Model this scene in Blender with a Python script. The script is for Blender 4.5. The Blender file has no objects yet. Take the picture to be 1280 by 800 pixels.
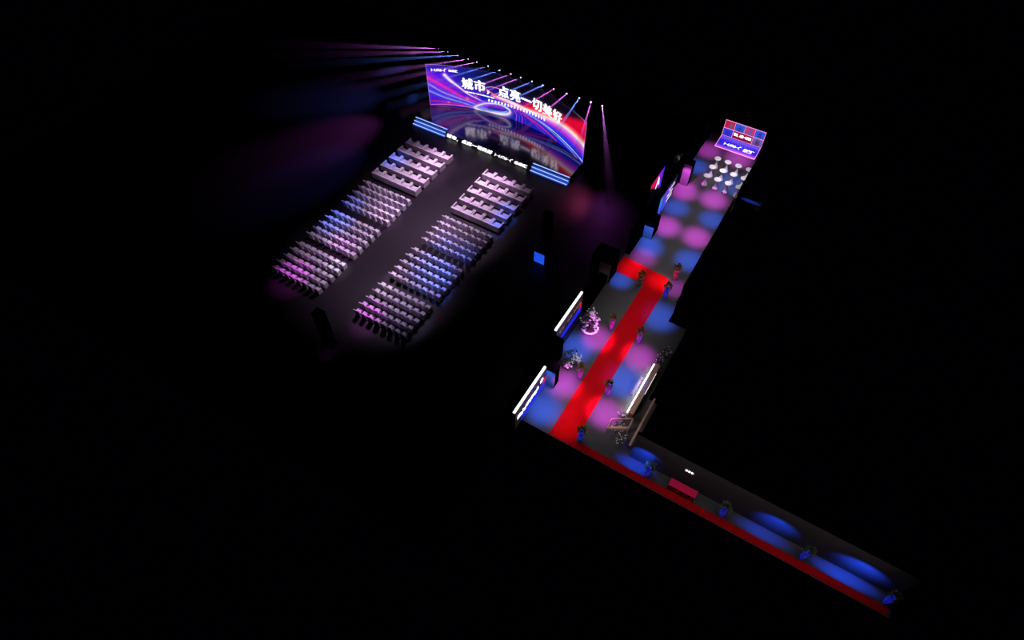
import bpy, bmesh, math, random
import numpy as np
from mathutils import Vector, Matrix

S = bpy.context.scene
C = S.collection
R = math.radians
rng = random.Random(7)

# ------------------------------------------------------------------ camera
cam_d = bpy.data.cameras.new('camera')
cam = bpy.data.objects.new('camera', cam_d); C.objects.link(cam)
PIT, YAW = R(53.468), R(-31.217)
fw0 = Vector((0, math.cos(PIT), -math.sin(PIT))); rt0 = Vector((1, 0, 0))
rz = Matrix.Rotation(-YAW, 3, 'Z')
fwd, rgt = rz @ fw0, rz @ rt0
upv = rgt.cross(fwd)
M = Matrix((rgt, upv, -fwd)).transposed().to_4x4()
M.translation = (0, 0, 40)
cam.matrix_world = M
cam_d.sensor_width = 36.0
cam_d.lens = 802.1 / 1280 * 36.0
cam_d.clip_end = 300
S.camera = cam

# ------------------------------------------------------------------ world, exposure
w = bpy.data.worlds.new('night'); S.world = w; w.use_nodes = True
w.node_tree.nodes['Background'].inputs[0].default_value = (0.35, 0.3, 1.0, 1)
w.node_tree.nodes['Background'].inputs[1].default_value = 0.0006
S.view_settings.view_transform = 'Standard'
S.view_settings.look = 'None'
S.view_settings.exposure = 0.0
S.view_settings.gamma = 1.0
S.view_settings.use_curve_mapping = False
S.cycles.max_bounces = 6
S.cycles.volume_bounces = 0
S.cycles.sample_clamp_indirect = 3.0
S.cycles.use_denoising = True

# ------------------------------------------------------------------ lights
def spot(name, loc, target, E, col, half, blend=1.0, radius=0.05, scale=(1, 1, 1)):
    """E = radiance a white matt surface would show at the target"""
    d = bpy.data.lights.new(name, 'SPOT')
    o = bpy.data.objects.new(name, d); C.objects.link(o)
    o.location = loc
    v = Vector(target) - Vector(loc)
    o.rotation_euler = v.to_track_quat('-Z', 'Y').to_euler()
    o.scale = scale
    d.energy = E * 39.48 * v.length_squared
    d.color = col
    d.spot_size = 2 * half; d.spot_blend = blend; d.shadow_soft_size = radius
    return o

def pool(x, y, col, E, rad, z=6.0, blend=1.0, radius=0.35):
    return spot('corridor_downlight', (x, y, z), (x, y, 0), E, col, math.atan(rad * 1.06 / z), blend, radius)

MAG, BLU, PNK, WHT = (0.95, 0.10, 1.0), (0.05, 0.17, 1.0), (1.0, 0.55, 1.0), (1.0, 0.92, 1.0)
# unseen wide spots added as an ambient wash over the audience
spot('audience_fill', (-27.9, 36.5, 14), (-27.9, 34.0, 0), 1.35, (0.97, 0.66, 1.0), R(33), 1.0, 0.4)
spot('audience_fill', (-27.9, 26.5, 14), (-27.9, 25.0, 0), 0.95, (0.93, 0.66, 1.0), R(33), 1.0, 0.4)
# coloured beams falling on the seats
SEATS = [  # x, y, colour, strength, radius
    (-34.2, 35.3, BLU, 3.0, 1.5), (-21.8, 34.9, BLU, 2.4, 1.3), (-21.7, 33.2, BLU, 2.2, 1.1),
    (-30.8, 37.6, PNK, 1.9, 2.2), (-24.6, 37.6, PNK, 2.2, 2.4), (-30.5, 35.6, PNK, 1.2, 2.0), (-24.8, 35.6, PNK, 1.0, 1.6),
    (-30.6, 29.3, PNK, 1.2, 1.9), (-33.8, 28.6, BLU, 1.6, 1.3), (-33.6, 26.2, BLU, 3.2, 1.8),
    (-32.3, 24.4, PNK, 0.9, 1.2), (-31.2, 24.2, MAG, 1.3, 1.5), (-24.2, 28.7, BLU, 1.9, 1.5), (-22.2, 28.8, BLU, 1.9, 1.2),
    (-23.3, 26.0, BLU, 3.6, 2.3), (-22.4, 25.0, BLU, 2.2, 1.8), (-25.9, 24.2, PNK, 1.6, 1.0),
    (-32.6, 19.8, MAG, 1.6, 2.0), (-30.3, 22.6, WHT, 1.3, 1.4), (-25.0, 19.8, MAG, 1.6, 1.7),
    (-25.6, 22.7, WHT, 0.8, 1.3), (-22.6, 21.5, (0.55, 0.5, 1.0), 0.35, 2.4), (-25.2, 30.2, PNK, 0.8, 1.4),
]
for x, y, c, e, r in SEATS:
    spot('seat_spotlight', (x + (-27.8 - x) * 0.25, y + 4.5, 10), (x, y, 0.6), e * 0.62, c, math.atan(r / 10.8), 1.0, 0.05)
# purple and blue floor washes added in place of haze left of the stage
spot('stage_wash', (-37.5, 46, 6), (-42.0, 35.0, 0), 1.5, (0.80, 0.16, 0.9), R(18), 1.0, 0.1)
spot('stage_wash', (-38, 46.5, 7), (-45.5, 40.5, 0), 1.2, (0.16, 0.20, 1.0), R(20), 1.0, 0.1)
spot('stage_wash', (-36.5, 45, 8), (-40.0, 30.5, 0), 0.9, (0.16, 0.16, 1.0), R(14), 1.0, 0.1)
spot('stage_wash', (-18.2, 43, 4), (-17.6, 40.2, 0), 0.5, (0.95, 0.10, 0.35), R(26), 1.0, 0.1)
spot('stage_wash', (-17, 46, 6), (-14.0, 39.0, 0), 0.13, (0.7, 0.10, 0.9), R(22), 1.0, 0.1)
spot('column_uplight', (-25.4, 14.9, 1.6), (-25.6, 15.6, 0.2), 0.25, (0.75, 0.1, 0.9), R(35), 1.0, 0.03)
# corridor: unseen area lights added as dim white ambient fill
for x, y, sx, sy, e in ((-7.6, 26, 2.5, 14, 1.0), (-7.5, 43, 2.5, 18, 0.9), (4.5, 18.9, 17, 0.8, 1.0)):
    d = bpy.data.lights.new('corridor_fill', 'AREA'); o = bpy.data.objects.new('corridor_fill', d); C.objects.link(o)
    o.location = (x, y, 5.5); d.shape = 'RECTANGLE'; d.size = sx; d.size_y = sy
    d.energy = e * sx * sy * 4.2; d.color = (1.0, 0.93, 0.97); d.spread = R(100)
# coloured pools on the corridor floor
for x, y, e, r in ((-9.7, 52.6, 5, 1.5), (-9.5, 46.0, 8, 1.5), (-6.8, 46.3, 8, 1.5), (-6.8, 52.9, 6, 1.6), (-9.1, 41.0, 8, 1.5),
                   (-6.4, 41.1, 8, 1.5), (-9.3, 36.6, 4, 1.3), (-5.8, 34.9, 3.5, 1.2), (-5.5, 27.3, 6.5, 1.45), (-5.6, 21.8, 7, 1.45),
                   (-8.9, 27.2, 6.5, 1.4), (-9.2, 22.4, 7, 1.45)):
    pool(x, y, MAG, e * 0.85, r)
for x, y, e, r in ((-9.8, 49.8, 4.5, 1.3), (-9.3, 43.6, 5, 1.4), (-9.4, 38.0, 6, 1.4), (-6.0, 43.8, 5, 1.4),
                   (-5.9, 38.3, 5.5, 1.5), (-9.9, 33.4, 5, 1.1), (-5.6, 24.9, 6, 1.8), (-9.8, 25.7, 6, 1.5), (-9.4, 19.9, 6, 1.6),
                   (-5.7, 31.6, 5, 1.7)):
    pool(x, y, (0.035, 0.14, 1.0), e * 1.25, r)
for x, y, e, r in ((-9.6, 34.9, 1.2, 1.2), (-7.1, 34.9, 1.2, 1.2), (-7.6, 19.6, 0.7, 1.5), (-7.9, 21.5, 0.6, 1.6)):
    pool(x, y, (1, .3, .3), e, r)
# blue washes along the long side corridor: floor and back wall
BL2 = (0.012, 0.075, 1.0)
for x, ef, ew, sx, hz in ((-1.75, 6.0, 6.0, 2.0, 1.15), (6.9, 3.6, 5.5, 2.5, 1.35), (11.9, 7.0, 8.0, 2.9, 1.4)):
    spot('corridor_wall_washer', (x, 18.5, 2.2), (x, 19.68, hz), ew, BL2, R(29), 0.9, 0.12, (1.55 * sx / 2, 1, 1))
    spot('corridor_floor_washer', (x - 0.35, 19.30, 2.6), (x - 0.35, 19.32, 0), ef, BL2, R(12), 1.0, 0.10, (3.2 * sx / 2, 1, 1))
for x, y in ((-6.77, 49.75), (-5.77, 49.75), (-6.77, 48.4), (-5.77, 48.4)):
    spot('table_base_fill', (x, y, 0.98), (x, y, 0), 3.2, BLU, R(52), 1.0, 0.05)  # unseen low lamps added to tint floor and bases without lighting the tops
spot('table_top_fill', (-6.8, 46.5, 6), (-6.8, 49.2, 1.1), 0.8, (1, .85, 1), R(24), 1.0, 0.3)  # unseen spot added to whiten the table tops
spot('rest_area_fill', (-5.2, 18.6, 4.5), (-3.9, 21.5, 0.8), 0.40, (1, .80, .72), R(28), 1.0, 0.3)  # unseen warm spots added to brighten the timber
spot('rest_area_fill', (-5.2, 23.5, 4.5), (-3.6, 25.0, 0.8), 0.13, (1, .85, .8), R(30), 1.0, 0.3)
spot('shrub_fill', (-11.6, 48.2, 2.6), (-11.45, 49.3, 0.6), 0.35, (1, .9, .9), R(16), 1.0, 0.05)  # unseen spot added so the shrub shows
# coloured washes on the three wall ends that face the camera
spot('pilaster_washer', (-10.0, 20.4, 2.6), (-10.05, 21.68, 0.9), 5, BLU, R(30), 0.8, 0.03)
spot('pilaster_washer', (-9.55, 20.6, 2.2), (-9.5, 21.68, 1.0), 3, MAG, R(16), 0.8, 0.03)
spot('pilaster_washer', (-9.95, 37.4, 2.4), (-9.98, 38.78, 0.85), 6, BLU, R(27), 0.7, 0.03)
spot('pilaster_washer', (-9.85, 45.3, 2.4), (-9.85, 46.68, 1.1), 6, MAG, R(30), 0.7, 0.03)
spot('pilaster_washer', (-11.0, 31.2, 1.9), (-10.95, 32.4, 1.0), 0.09, (1, .6, .9), R(30), 0.9, 0.03)
spot('passage_downlight', (-3.9, 47.78, 2.4), (-3.9, 47.785, 0), 3.0, (0.03, 0.12, 1.0), R(12), 1.0, 0.03, (2.2, 0.55, 1))

# ------------------------------------------------------------------ materials
MATS = {}
def mat(name, col, rough=0.6, metal=0.0, spec=0.5, var=0.15, scale=8.0, emit=None, es=1.0):
    if name in MATS: return MATS[name]
    m = bpy.data.materials.new(name); m.use_nodes = True
    nt = m.node_tree; b = nt.nodes['Principled BSDF']
    b.inputs['Roughness'].default_value = rough
    b.inputs['Metallic'].default_value = metal
    b.inputs['Specular IOR Level'].default_value = spec
    tc = nt.nodes.new('ShaderNodeTexCoord'); n = nt.nodes.new('ShaderNodeTexNoise')
    n.inputs['Scale'].default_value = scale; n.inputs['Detail'].default_value = 3
    mx = nt.nodes.new('ShaderNodeMix'); mx.data_type = 'RGBA'
    nt.links.new(tc.outputs['Object'], n.inputs['Vector'])
    nt.links.new(n.outputs['Fac'], mx.inputs['Factor'])
    mx.inputs['A'].default_value = (*[c * (1 - var) for c in col], 1)
    mx.inputs['B'].default_value = (*[min(1, c * (1 + var)) for c in col], 1)
    nt.links.new(mx.outputs['Result'], b.inputs['Base Color'])
    if emit:
        b.inputs['Emission Color'].default_value = (*emit, 1)
        b.inputs['Emission Strength'].default_value = es
    MATS[name] = m
    return m

def art_mat(name, strength=1.0):
    """a lit screen: shows the picture stored in the mesh's colour attribute"""
    if name in MATS: return MATS[name]
    m = bpy.data.materials.new(name); m.use_nodes = True
    nt = m.node_tree; b = nt.nodes['Principled BSDF']
    b.inputs['Base Color'].default_value = (0.01, 0.01, 0.012, 1); b.inputs['Roughness'].default_value = 0.5
    a = nt.nodes.new('ShaderNodeAttribute'); a.attribute_name = 'picture'
    nt.links.new(a.outputs['Color'], b.inputs['Emission Color'])
    b.inputs['Emission Strength'].default_value = strength
    MATS[name] = m
    return m

def lin(r, g, b):
    f = lambda c: (c / 255 / 12.92) if c <= 10 else ((c / 255 + 0.055) / 1.055) ** 2.4
    return (f(r), f(g), f(b))

m_black = mat('black_wall_paint', (0.0012, 0.0012, 0.0015), 0.95, spec=0.0)
m_hall = mat('dark_hall_floor', (0.019, 0.0145, 0.020), 0.42, spec=0.2, scale=0.6, var=0.12)
m_corr = mat('grey_corridor_floor', (0.055, 0.053, 0.056), 0.55, spec=0.2, scale=1.5, var=0.06)
m_carpet = mat('red_carpet', (0.46, 0.002, 0.006), 0.95, spec=0.05, scale=60, var=0.1)
m_sidewall = mat('taupe_wall_paint', (0.095, 0.080, 0.084), 0.85, spec=0.1, scale=2)
m_pil = mat('grey_plaster', (0.09, 0.085, 0.09), 0.8, spec=0.1)
m_deck = mat('glossy_stage_deck', (0.17, 0.15, 0.19), 0.12, metal=1.0, scale=2, var=0.05)
m_stage = mat('dark_stage_side', (0.06, 0.05, 0.065), 0.6)
m_shade_cap = mat('black_shade_cap', (0.001, 0.001, 0.001), 0.95, spec=0.0)
m_white_lit = mat('white_lit_letters', (0.8, 0.8, 0.8), 0.5, emit=(1, 1, 1), es=1.6)
m_soft_lit = mat('white_floor_letters', (0.8, 0.8, 0.8), 0.5, emit=(1, 1, 1), es=1.1)
m_step = mat('blue_lit_step', (0.02, 0.05, 0.2), 0.5, emit=lin(38, 72, 175), es=0.8)
m_led = mat('pale_blue_led_strip', (0.3, 0.4, 0.8), 0.5, emit=lin(150, 180, 255), es=1.4)
m_seat = mat('white_chair_cover', (0.62, 0.58, 0.66), 0.8, spec=0.2, scale=20)
m_sofa = mat('pale_sofa_upholstery', (0.66, 0.60, 0.66), 0.8, spec=0.2, scale=12)
m_sofa_seat = mat('pale_sofa_cushion', (0.58, 0.54, 0.60), 0.85, spec=0.2, scale=14)
m_table = mat('white_stretch_cloth', (0.85, 0.80, 0.86), 0.7, spec=0.2, scale=10, var=0.05)
m_truss = mat('black_aluminium', (0.02, 0.02, 0.022), 0.5, metal=0.8)
m_body = mat('black_lamp_body', (0.012, 0.012, 0.014), 0.45)
m_leaf = mat('dark_green_leaf', (0.10, 0.13, 0.02), 0.6, spec=0.3, scale=30, var=0.5)
m_olive = mat('dark_olive_leaf', (0.15, 0.10, 0.02), 0.6, spec=0.3, scale=30, var=0.5)
m_shrub = mat('grey_green_leaf', (0.09, 0.10, 0.09), 0.6, spec=0.3, scale=30, var=0.6)
m_bloom = mat('white_blossom', (0.80, 0.74, 0.80), 0.6, scale=30, var=0.08)
m_stem = mat('brown_stem', (0.06, 0.04, 0.03), 0.8)
m_planter = mat('white_planter', (0.78, 0.76, 0.82), 0.4, var=0.05)
m_wood = mat('brown_timber', (0.46, 0.28, 0.23), 0.6, spec=0.3, scale=14, var=0.35)
m_darkwood = mat('dark_brown_timber', (0.20, 0.12, 0.10), 0.6, spec=0.3, scale=14, var=0.35)
m_strip = mat('white_led_strip', (0.9, 0.9, 0.9), 0.5, emit=(1.0, 0.93, 0.92), es=11.0)
m_strip2 = mat('soft_white_led_strip', (0.9, 0.9, 0.9), 0.5, emit=(1.0, 0.9, 0.88), es=1.6)
m_topstrip = mat('white_light_tube', (0.9, 0.9, 0.9), 0.5, emit=(1, 0.99, 0.97), es=1.3)
m_redcloth = mat('crimson_table_cloth', (0.78, 0.012, 0.10), 0.8, spec=0.1, scale=14, var=0.08)
m_pink_edge = mat('pink_led_edge', (0.6, 0.3, 0.5), 0.5, emit=lin(255, 150, 225), es=1.1)
m_bluepanel = mat('blue_lit_panel', (0.01, 0.03, 0.2), 0.5, emit=lin(30, 80, 225), es=1.0)
m_signwhite = m_soft_lit

# ------------------------------------------------------------------ mesh helpers
def B(): return bmesh.new()
def box(bm, x0, x1, y0, y1, z0, z1, bev=0.0):
    r = bmesh.ops.create_cube(bm, size=1.0)
    vs = r['verts']
    bmesh.ops.transform(bm, matrix=Matrix.LocRotScale(((x0 + x1) / 2, (y0 + y1) / 2, (z0 + z1) / 2), None, (x1 - x0, y1 - y0, z1 - z0)), verts=vs)
    if bev:
        es = list({e for v in vs for e in v.link_edges})
        bmesh.ops.bevel(bm, geom=es, offset=bev, segments=2, affect='EDGES', profile=0.6)
def lathe(bm, prof, n=20, x=0, y=0, cap=True):
    rings = []
    for r, z in prof:
        rings.append([bm.verts.new((x + r * math.cos(2 * math.pi * k / n), y + r * math.sin(2 * math.pi * k / n), z)) for k in range(n)])
    for a, b in zip(rings, rings[1:]):
        for k in range(n): bm.faces.new((a[k], a[(k + 1) % n], b[(k + 1) % n], b[k]))
    if cap:
        bm.faces.new(rings[0][::-1]); bm.faces.new(rings[-1])
def tube(bm, p, q, r, r2=None, n=8):
    p, q = Vector(p), Vector(q); r2 = r if r2 is None else r2
    m = (q - p).to_track_quat('Z', 'Y').to_matrix()
    A = [bm.verts.new(p + m @ Vector((r * math.cos(2 * math.pi * k / n), r * math.sin(2 * math.pi * k / n), 0))) for k in range(n)]
    D = [bm.verts.new(q + m @ Vector((r2 * math.cos(2 * math.pi * k / n), r2 * math.sin(2 * math.pi * k / n), 0))) for k in range(n)]
    for k in range(n): bm.faces.new((A[k], A[(k + 1) % n], D[(k + 1) % n], D[k]))
    bm.faces.new(A[::-1]); bm.faces.new(D)
def beam_bar(bm, p, q, wd, ht):
    """square bar from p to q (horizontal), its top at z"""
    p, q = Vector(p), Vector(q); d = (q - p); s = Vector((-d.y, d.x, 0)).normalized() * wd / 2
    vs = []
    for z in (-ht, 0):
        for a in (p - s, p + s, q + s, q - s): vs.append(bm.verts.new((a.x, a.y, a.z + z)))
    for f in ((0, 1, 2, 3), (4, 7, 6, 5), (0, 4, 5, 1), (1, 5, 6, 2), (2, 6, 7, 3), (3, 7, 4, 0)): bm.faces.new([vs[i] for i in f])
def prism(bm, poly, z0, z1):
    a = [bm.verts.new((x, y, z0)) for x, y in poly]; b = [bm.verts.new((x, y, z1)) for x, y in poly]
    n = len(poly)
    bm.faces.new(a[::-1]); bm.faces.new(b)
    for k in range(n): bm.faces.new((a[k], a[(k + 1) % n], b[(k + 1) % n], b[k]))
def obj(name, bm, m, parent=None, loc=None, smooth=False):
    bmesh.ops.recalc_face_normals(bm, faces=bm.faces)
    me = bpy.data.meshes.new(name); bm.to_mesh(me); bm.free()
    if smooth:
        for p in me.polygons: p.use_smooth = True
    me.materials.append(m)
    o = bpy.data.objects.new(name, me); C.objects.link(o)
    if parent: o.parent = parent
    if loc: o.location = loc
    return o
def tag(o, label, cat, group=None, kind=None):
    o['label'] = label; o['category'] = cat
    if group: o['group'] = group
    if kind: o['kind'] = kind
    return o
def thing(name, label, cat, loc=(0, 0, 0), rot=0, group=None):
    o = bpy.data.objects.new(name, None); C.objects.link(o)
    o.location = loc; o.rotation_euler = (0, 0, rot); o.empty_display_size = 0.2
    return tag(o, label, cat, group)
def struct(name, bm, m, label=None):
    o = obj(name, bm, m); o['kind'] = 'structure'
    if label: o['label'] = label
    return o
def dup(root, loc, label, group=None, rot=None):
    r = root.copy(); C.objects.link(r); r.location = loc; r['label'] = label
    if rot is not None: r.rotation_euler = (0, 0, rot)
    if group: r['group'] = group
    for ch in list(root.children):
        c = ch.copy(); C.objects.link(c); c.parent = r
        for gch in list(ch.children):
            d = gch.copy(); C.objects.link(d); d.parent = c
    return r
def text_mesh(body, size, off=0.02):
    c = bpy.data.curves.new('lettering', 'FONT'); c.body = body; c.size = size; c.offset = off
    c.resolution_u = 3
    o = bpy.data.objects.new('lettering', c); C.objects.link(o)
    dg = bpy.context.evaluated_depsgraph_get()
    me = bpy.data.meshes.new_from_object(o.evaluated_get(dg))
    C.objects.unlink(o); bpy.data.objects.remove(o); bpy.data.curves.remove(c)
    bm = B(); bm.from_mesh(me); bpy.data.meshes.remove(me)
    return bm
def bold_text(body, size, d):
    """heavier strokes: the same outline laid down a few times, slightly shifted"""
    bm = B()
    for dx, dy in ((0, 0), (d, 0), (-d, 0), (0, d * .6), (0, -d * .6), (2 * d, 0), (-2 * d, 0)):
        t = text_mesh(body, size, 0.0)
        for v in t.verts: v.co.x += dx; v.co.y += dy
        merge(bm, t)
    return bm
def fit(bm, x0, x1, y0, y1):
    xs = [v.co.x for v in bm.verts]; ys = [v.co.y for v in bm.verts]
    a, b, c, d = min(xs), max(xs), min(ys), max(ys)
    for v in bm.verts:
        v.co.x = x0 + (v.co.x - a) / (b - a) * (x1 - x0); v.co.y = y0 + (v.co.y - c) / (d - c) * (y1 - y0)
def merge(bm, other):
    me = bpy.data.meshes.new('tmp'); other.to_mesh(me); other.free(); bm.from_mesh(me); bpy.data.meshes.remove(me)
def stroke(bm, pts, wd):
    """flat ribbon in the xy plane"""
    for (ax, ay), (bx, by) in zip(pts, pts[1:]):
        dx, dy = bx - ax, by - ay; L = math.hypot(dx, dy) or 1
        ex, ey = dx / L * wd * .5, dy / L * wd * .5; nx, ny = -dy / L * wd / 2, dx / L * wd / 2
        bm.faces.new([bm.verts.new((x, y, 0)) for x, y in ((ax - ex - nx, ay - ey - ny), (bx + ex - nx, by + ey - ny), (bx + ex + nx, by + ey + ny), (ax - ex + nx, ay - ey + ny))])
def logo_bm():
    """the three-part mark with a dot, in a 3.4 x 1 box"""
    bm = B(); wd = 0.13
    def ibeam(x):
        stroke(bm, [(x + 0.02, 0.05), (x + 0.10, 0.28), (x + 0.10, 0.62), (x + 0.02, 0.9)], wd)
        stroke(bm, [(x + 0.10, 0.46), (x + 0.86, 0.46)], wd)
        stroke(bm, [(x + 0.96, 0.05), (x + 0.86, 0.28), (x + 0.86, 0.62), (x + 0.96, 0.9)], wd)
    ibeam(0)
    stroke(bm, [(1.15, 0.1), (1.22, 0.45), (1.34, 0.72), (1.55, 0.86), (1.8, 0.86), (2.0, 0.72), (2.1, 0.4)], wd)
    stroke(bm, [(1.42, 0.5), (1.98, 0.5)], wd); stroke(bm, [(1.38, 0.18), (2.1, 0.18), (2.1, 0.4)], wd)
    ibeam(2.25)
    n = 14
    bm.faces.new([bm.verts.new((3.4 + 0.15 * math.cos(2 * math.pi * k / n), 1.02 + 0.15 * math.sin(2 * math.pi * k / n), 0)) for k in range(n)])
    return bm

def grid_art(name, fn, nu, nv, place, m, parent=None):
    """lit picture: fn(U,V)->sRGB 0..255 array; place(u,v)->xyz"""
    us = np.linspace(0, 1, nu); vs = np.linspace(0, 1, nv)
    U, V = np.meshgrid(us, vs)
    col = np.clip(fn(U, V), 0, 255) / 255.0
    colL = np.where(col <= 0.04045, col / 12.92, ((col + 0.055) / 1.055) ** 2.4)
    P = [place(float(u), float(v)) for v in vs for u in us]
    F = [(j * nu + i, j * nu + i + 1, (j + 1) * nu + i + 1, (j + 1) * nu + i) for j in range(nv - 1) for i in range(nu - 1)]
    me = bpy.data.meshes.new(name); me.from_pydata(P, [], F)
    a = me.color_attributes.new('picture', 'FLOAT_COLOR', 'POINT')
    rgba = np.ones((nu * nv, 4), dtype=np.float32); rgba[:, :3] = colL.reshape(-1, 3)
    a.data.foreach_set('color', rgba.ravel())
    me.materials.append(m)
    o = bpy.data.objects.new(name, me); C.objects.link(o)
    if parent: o.parent = parent
    return o

# ------------------------------------------------------------------ the setting
bm = B(); box(bm, -66, -10.9, 8, 56, -0.2, 0); struct('floor_hall', bm, m_hall)
FL = [(-10.85, 18.3), (14.35, 18.3), (14.35, 19.7), (-2.72, 19.7), (-2.72, 24.3), (-3.42, 24.4), (-3.42, 31.5), (-4.94, 31.5),
      (-4.94, 55.6), (-10.85, 55.6)]
bm = B(); prism(bm, FL, -0.2, 0.004); struct('floor_corridor', bm, m_corr)
bm = B(); box(bm, -4.79, -2.9, 46.9, 48.4, -0.2, 0.0); struct('floor_passage', bm, m_corr)
# walls between hall and corridor, all black
def wall(name, x0, x1, y0, y1, h, m=m_black):
    b_ = B(); box(b_, x0, x1, y0, y1, 0.006, h); return struct(name, b_, m)
wall('wall_west', -10.80, -10.45, 36.3, 55.6, 2.6)
wall('wall_west_step', -11.4, -10.75, 28.95, 32.45, 1.0)
wall('wall_west_block', -12.3, -10.6, 32.5, 34.0, 2.6)
wall('wall_west_niche', -11.3, -10.42, 21.72, 24.4, 2.25)
wall('wall_west_end', -10.42, -9.62, 21.72, 22.35, 2.25)
wall('wall_west_return', -10.44, -9.62, 38.82, 40.2, 1.75)
wall('wall_west_pier', -10.44, -9.56, 46.72, 47.6, 2.3)
wall('wall_east', -4.95, -4.82, 33.2, 44.3, 2.6)
wall('wall_east_end', -4.95, -4.82, 45.9, 55.6, 2.6)
wall('wall_east_block', -4.8, -3.7, 31.6, 33.0, 2.6)
# plaster facings on the ends that face the camera
def facing(name, x0, x1, y, z0, z1):
    b_ = B(); box(b_, x0, x1, y - 0.03, y, z0, z1); return struct(name, b_, m_pil)
facing('trim_1', -10.40, -9.62, 21.715, 0.01, 1.9)
facing('trim_2', -10.42, -9.62, 38.815, 0.01, 1.35)
facing('trim_3', -10.30, -9.56, 46.715, 0.01, 2.25)
facing('trim_4', -11.6, -10.62, 32.495, 0.01, 2.2)
bm = B(); box(bm, -2.72, 14.35, 19.72, 19.9, -0.2, 3.3); struct('wall_north', bm, m_sidewall)
bm = B(); box(bm, -2.72, 14.35, 19.70, 19.92, 3.3, 3.33); struct('wall_top_shade', bm, m_shade_cap)  # black cap added so the wall top stays dark under the overhead fill

# carpets
bm = B(); prism(bm, [(-8.16, 18.34), (14.2, 18.34), (14.2, 18.86), (-6.38, 18.86), (-6.42, 33.9), (-6.44, 35.2), (-6.75, 35.55), (-10.8, 35.9), (-10.8, 34.03), (-8.12, 33.95)], 0.006, 0.022)
tag(obj('red_carpet', bm, m_carpet), 'long bright red carpet running through the entrance corridor with a side branch', 'carpet')

# ------------------------------------------------------------------ stage
st = thing('stage', 'glossy dark stage platform in front of the curved screen, with blue lit steps', 'stage', (-27.7, 41, 0))
def P(o): o.location = (-Vector(st.location)); return o
bm = B()
prism(bm, [(-36.4, 41.53), (-32.55, 41.53), (-32.55, 41.15), (-22.87, 41.15), (-22.87, 41.53), (-19.0, 41.53), (-19.0, 44.6), (-20.5, 46.8), (-35, 46.8), (-36.4, 44.6)], 0.004, 0.585)
P(obj('platform', bm, m_stage, st))
bm = B()
prism(bm, [(-36.4, 41.53), (-32.55, 41.53), (-32.55, 41.15), (-22.87, 41.15), (-22.87, 41.53), (-19.0, 41.53), (-19.0, 44.6), (-20.5, 46.8), (-35, 46.8), (-36.4, 44.6)], 0.586, 0.60)
P(obj('deck', bm, m_deck, st))
for x0, x1 in ((-36.4, -32.57), (-22.85, -19.0)):
    for k, (y0, y1) in enumerate(((40.97, 41.25), (41.25, 41.53), (41.53, 41.66))):
        bm = B()
        if k < 2: box(bm, x0, x1, y0, y1, 0.004, 0.2 * (k + 1))
        else: box(bm, x0, x1, y0, y1, 0.602, 0.615)
        s_ = obj('step', bm, m_step, st); P(s_)
        bm = B(); box(bm, x0, x1, y0 - 0.02, y0 + 0.045, (0.2 * (k + 1) if k < 2 else 0.61) - 0.03, (0.2 * (k + 1) if k < 2 else 0.61) + 0.02)
        l_ = obj('light_strip', bm, m_led, s_); l_['label'] = 'pale blue light strip on step edge'
def riser(bm):
    for v in bm.verts: v.co = (v.co.x + 0.30 * v.co.y, 41.138, v.co.y)
    return bm
SL = '城市，点亮一切美好'
def slogan_parts(x0, x1, z0, ch_h, d, put):
    cw = (x1 - x0) / len(SL)
    for k, ch in enumerate(SL):
        xa = x0 + k * cw; bm = bold_text(ch, 1.0, d)
        if ch == '，': fit(bm, xa + .07 * cw, xa + .28 * cw, z0 - .10 * ch_h, z0 + .22 * ch_h)
        elif ch == '一': fit(bm, xa + .02 * cw, xa + .98 * cw, z0 + .43 * ch_h, z0 + .58 * ch_h)
        else: fit(bm, xa + .03 * cw, xa + .97 * cw, z0, z0 + ch_h)
        put(bm)
slogan_parts(-32.5, -27.2, .07, .46, .026, lambda bm: P(obj('character', riser(bm), m_signwhite, st)))
for nm, lab, bm, bx in (('logo', 'white lit three part mark on the stage front', logo_bm(), (-26.95, -24.95, .06, .50)),
                        ('signature', 'white lit characters at the right of the stage front', bold_text('未来汇', 0.5, .012), (-24.75, -23.35, .08, .46))):
    fit(bm, *bx); o = P(obj(nm, riser(bm), m_signwhite, st)); o['label'] = lab

# ------------------------------------------------------------------ curved LED screen
XC, RR = -27.7, 17.75; YC = 46.2 - RR; ZB, SH = 0.606, 4.5; S0, SW = -9.05, 18.24
def cylp(s, z, off=0.0):
    th = s / RR; r = RR - off
    return (XC + r * math.sin(th), YC + r * math.cos(th), z)
scr = thing('led_screen', 'huge curved screen at the back of the stage with streaming light artwork and white slogan', 'screen', (-27.7, 46.2, 0.6))
def PS(o): o.location = -Vector(scr.location); return o
def catmull(pts, n=14):
    p = np.array(pts, float); p = np.vstack([2 * p[0] - p[1], p, 2 * p[-1] - p[-2]]); out = []
    for i in range(1, len(p) - 2):
        for t in np.linspace(0, 1, n, endpoint=False):
            a, b, c, d = p[i - 1], p[i], p[i + 1], p[i + 2]
            out.append(0.5 * ((2 * b) + (-a + c) * t + (2 * a - 5 * b + 4 * c - d) * t * t + (-a + 3 * b - 3 * c + d) * t ** 3))
    out.append(p[-2]); return np.array(out)
def sm(a, b, x):
    t = np.clip((x - a) / (b - a), 0, 1); return t * t * (3 - 2 * t)
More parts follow.
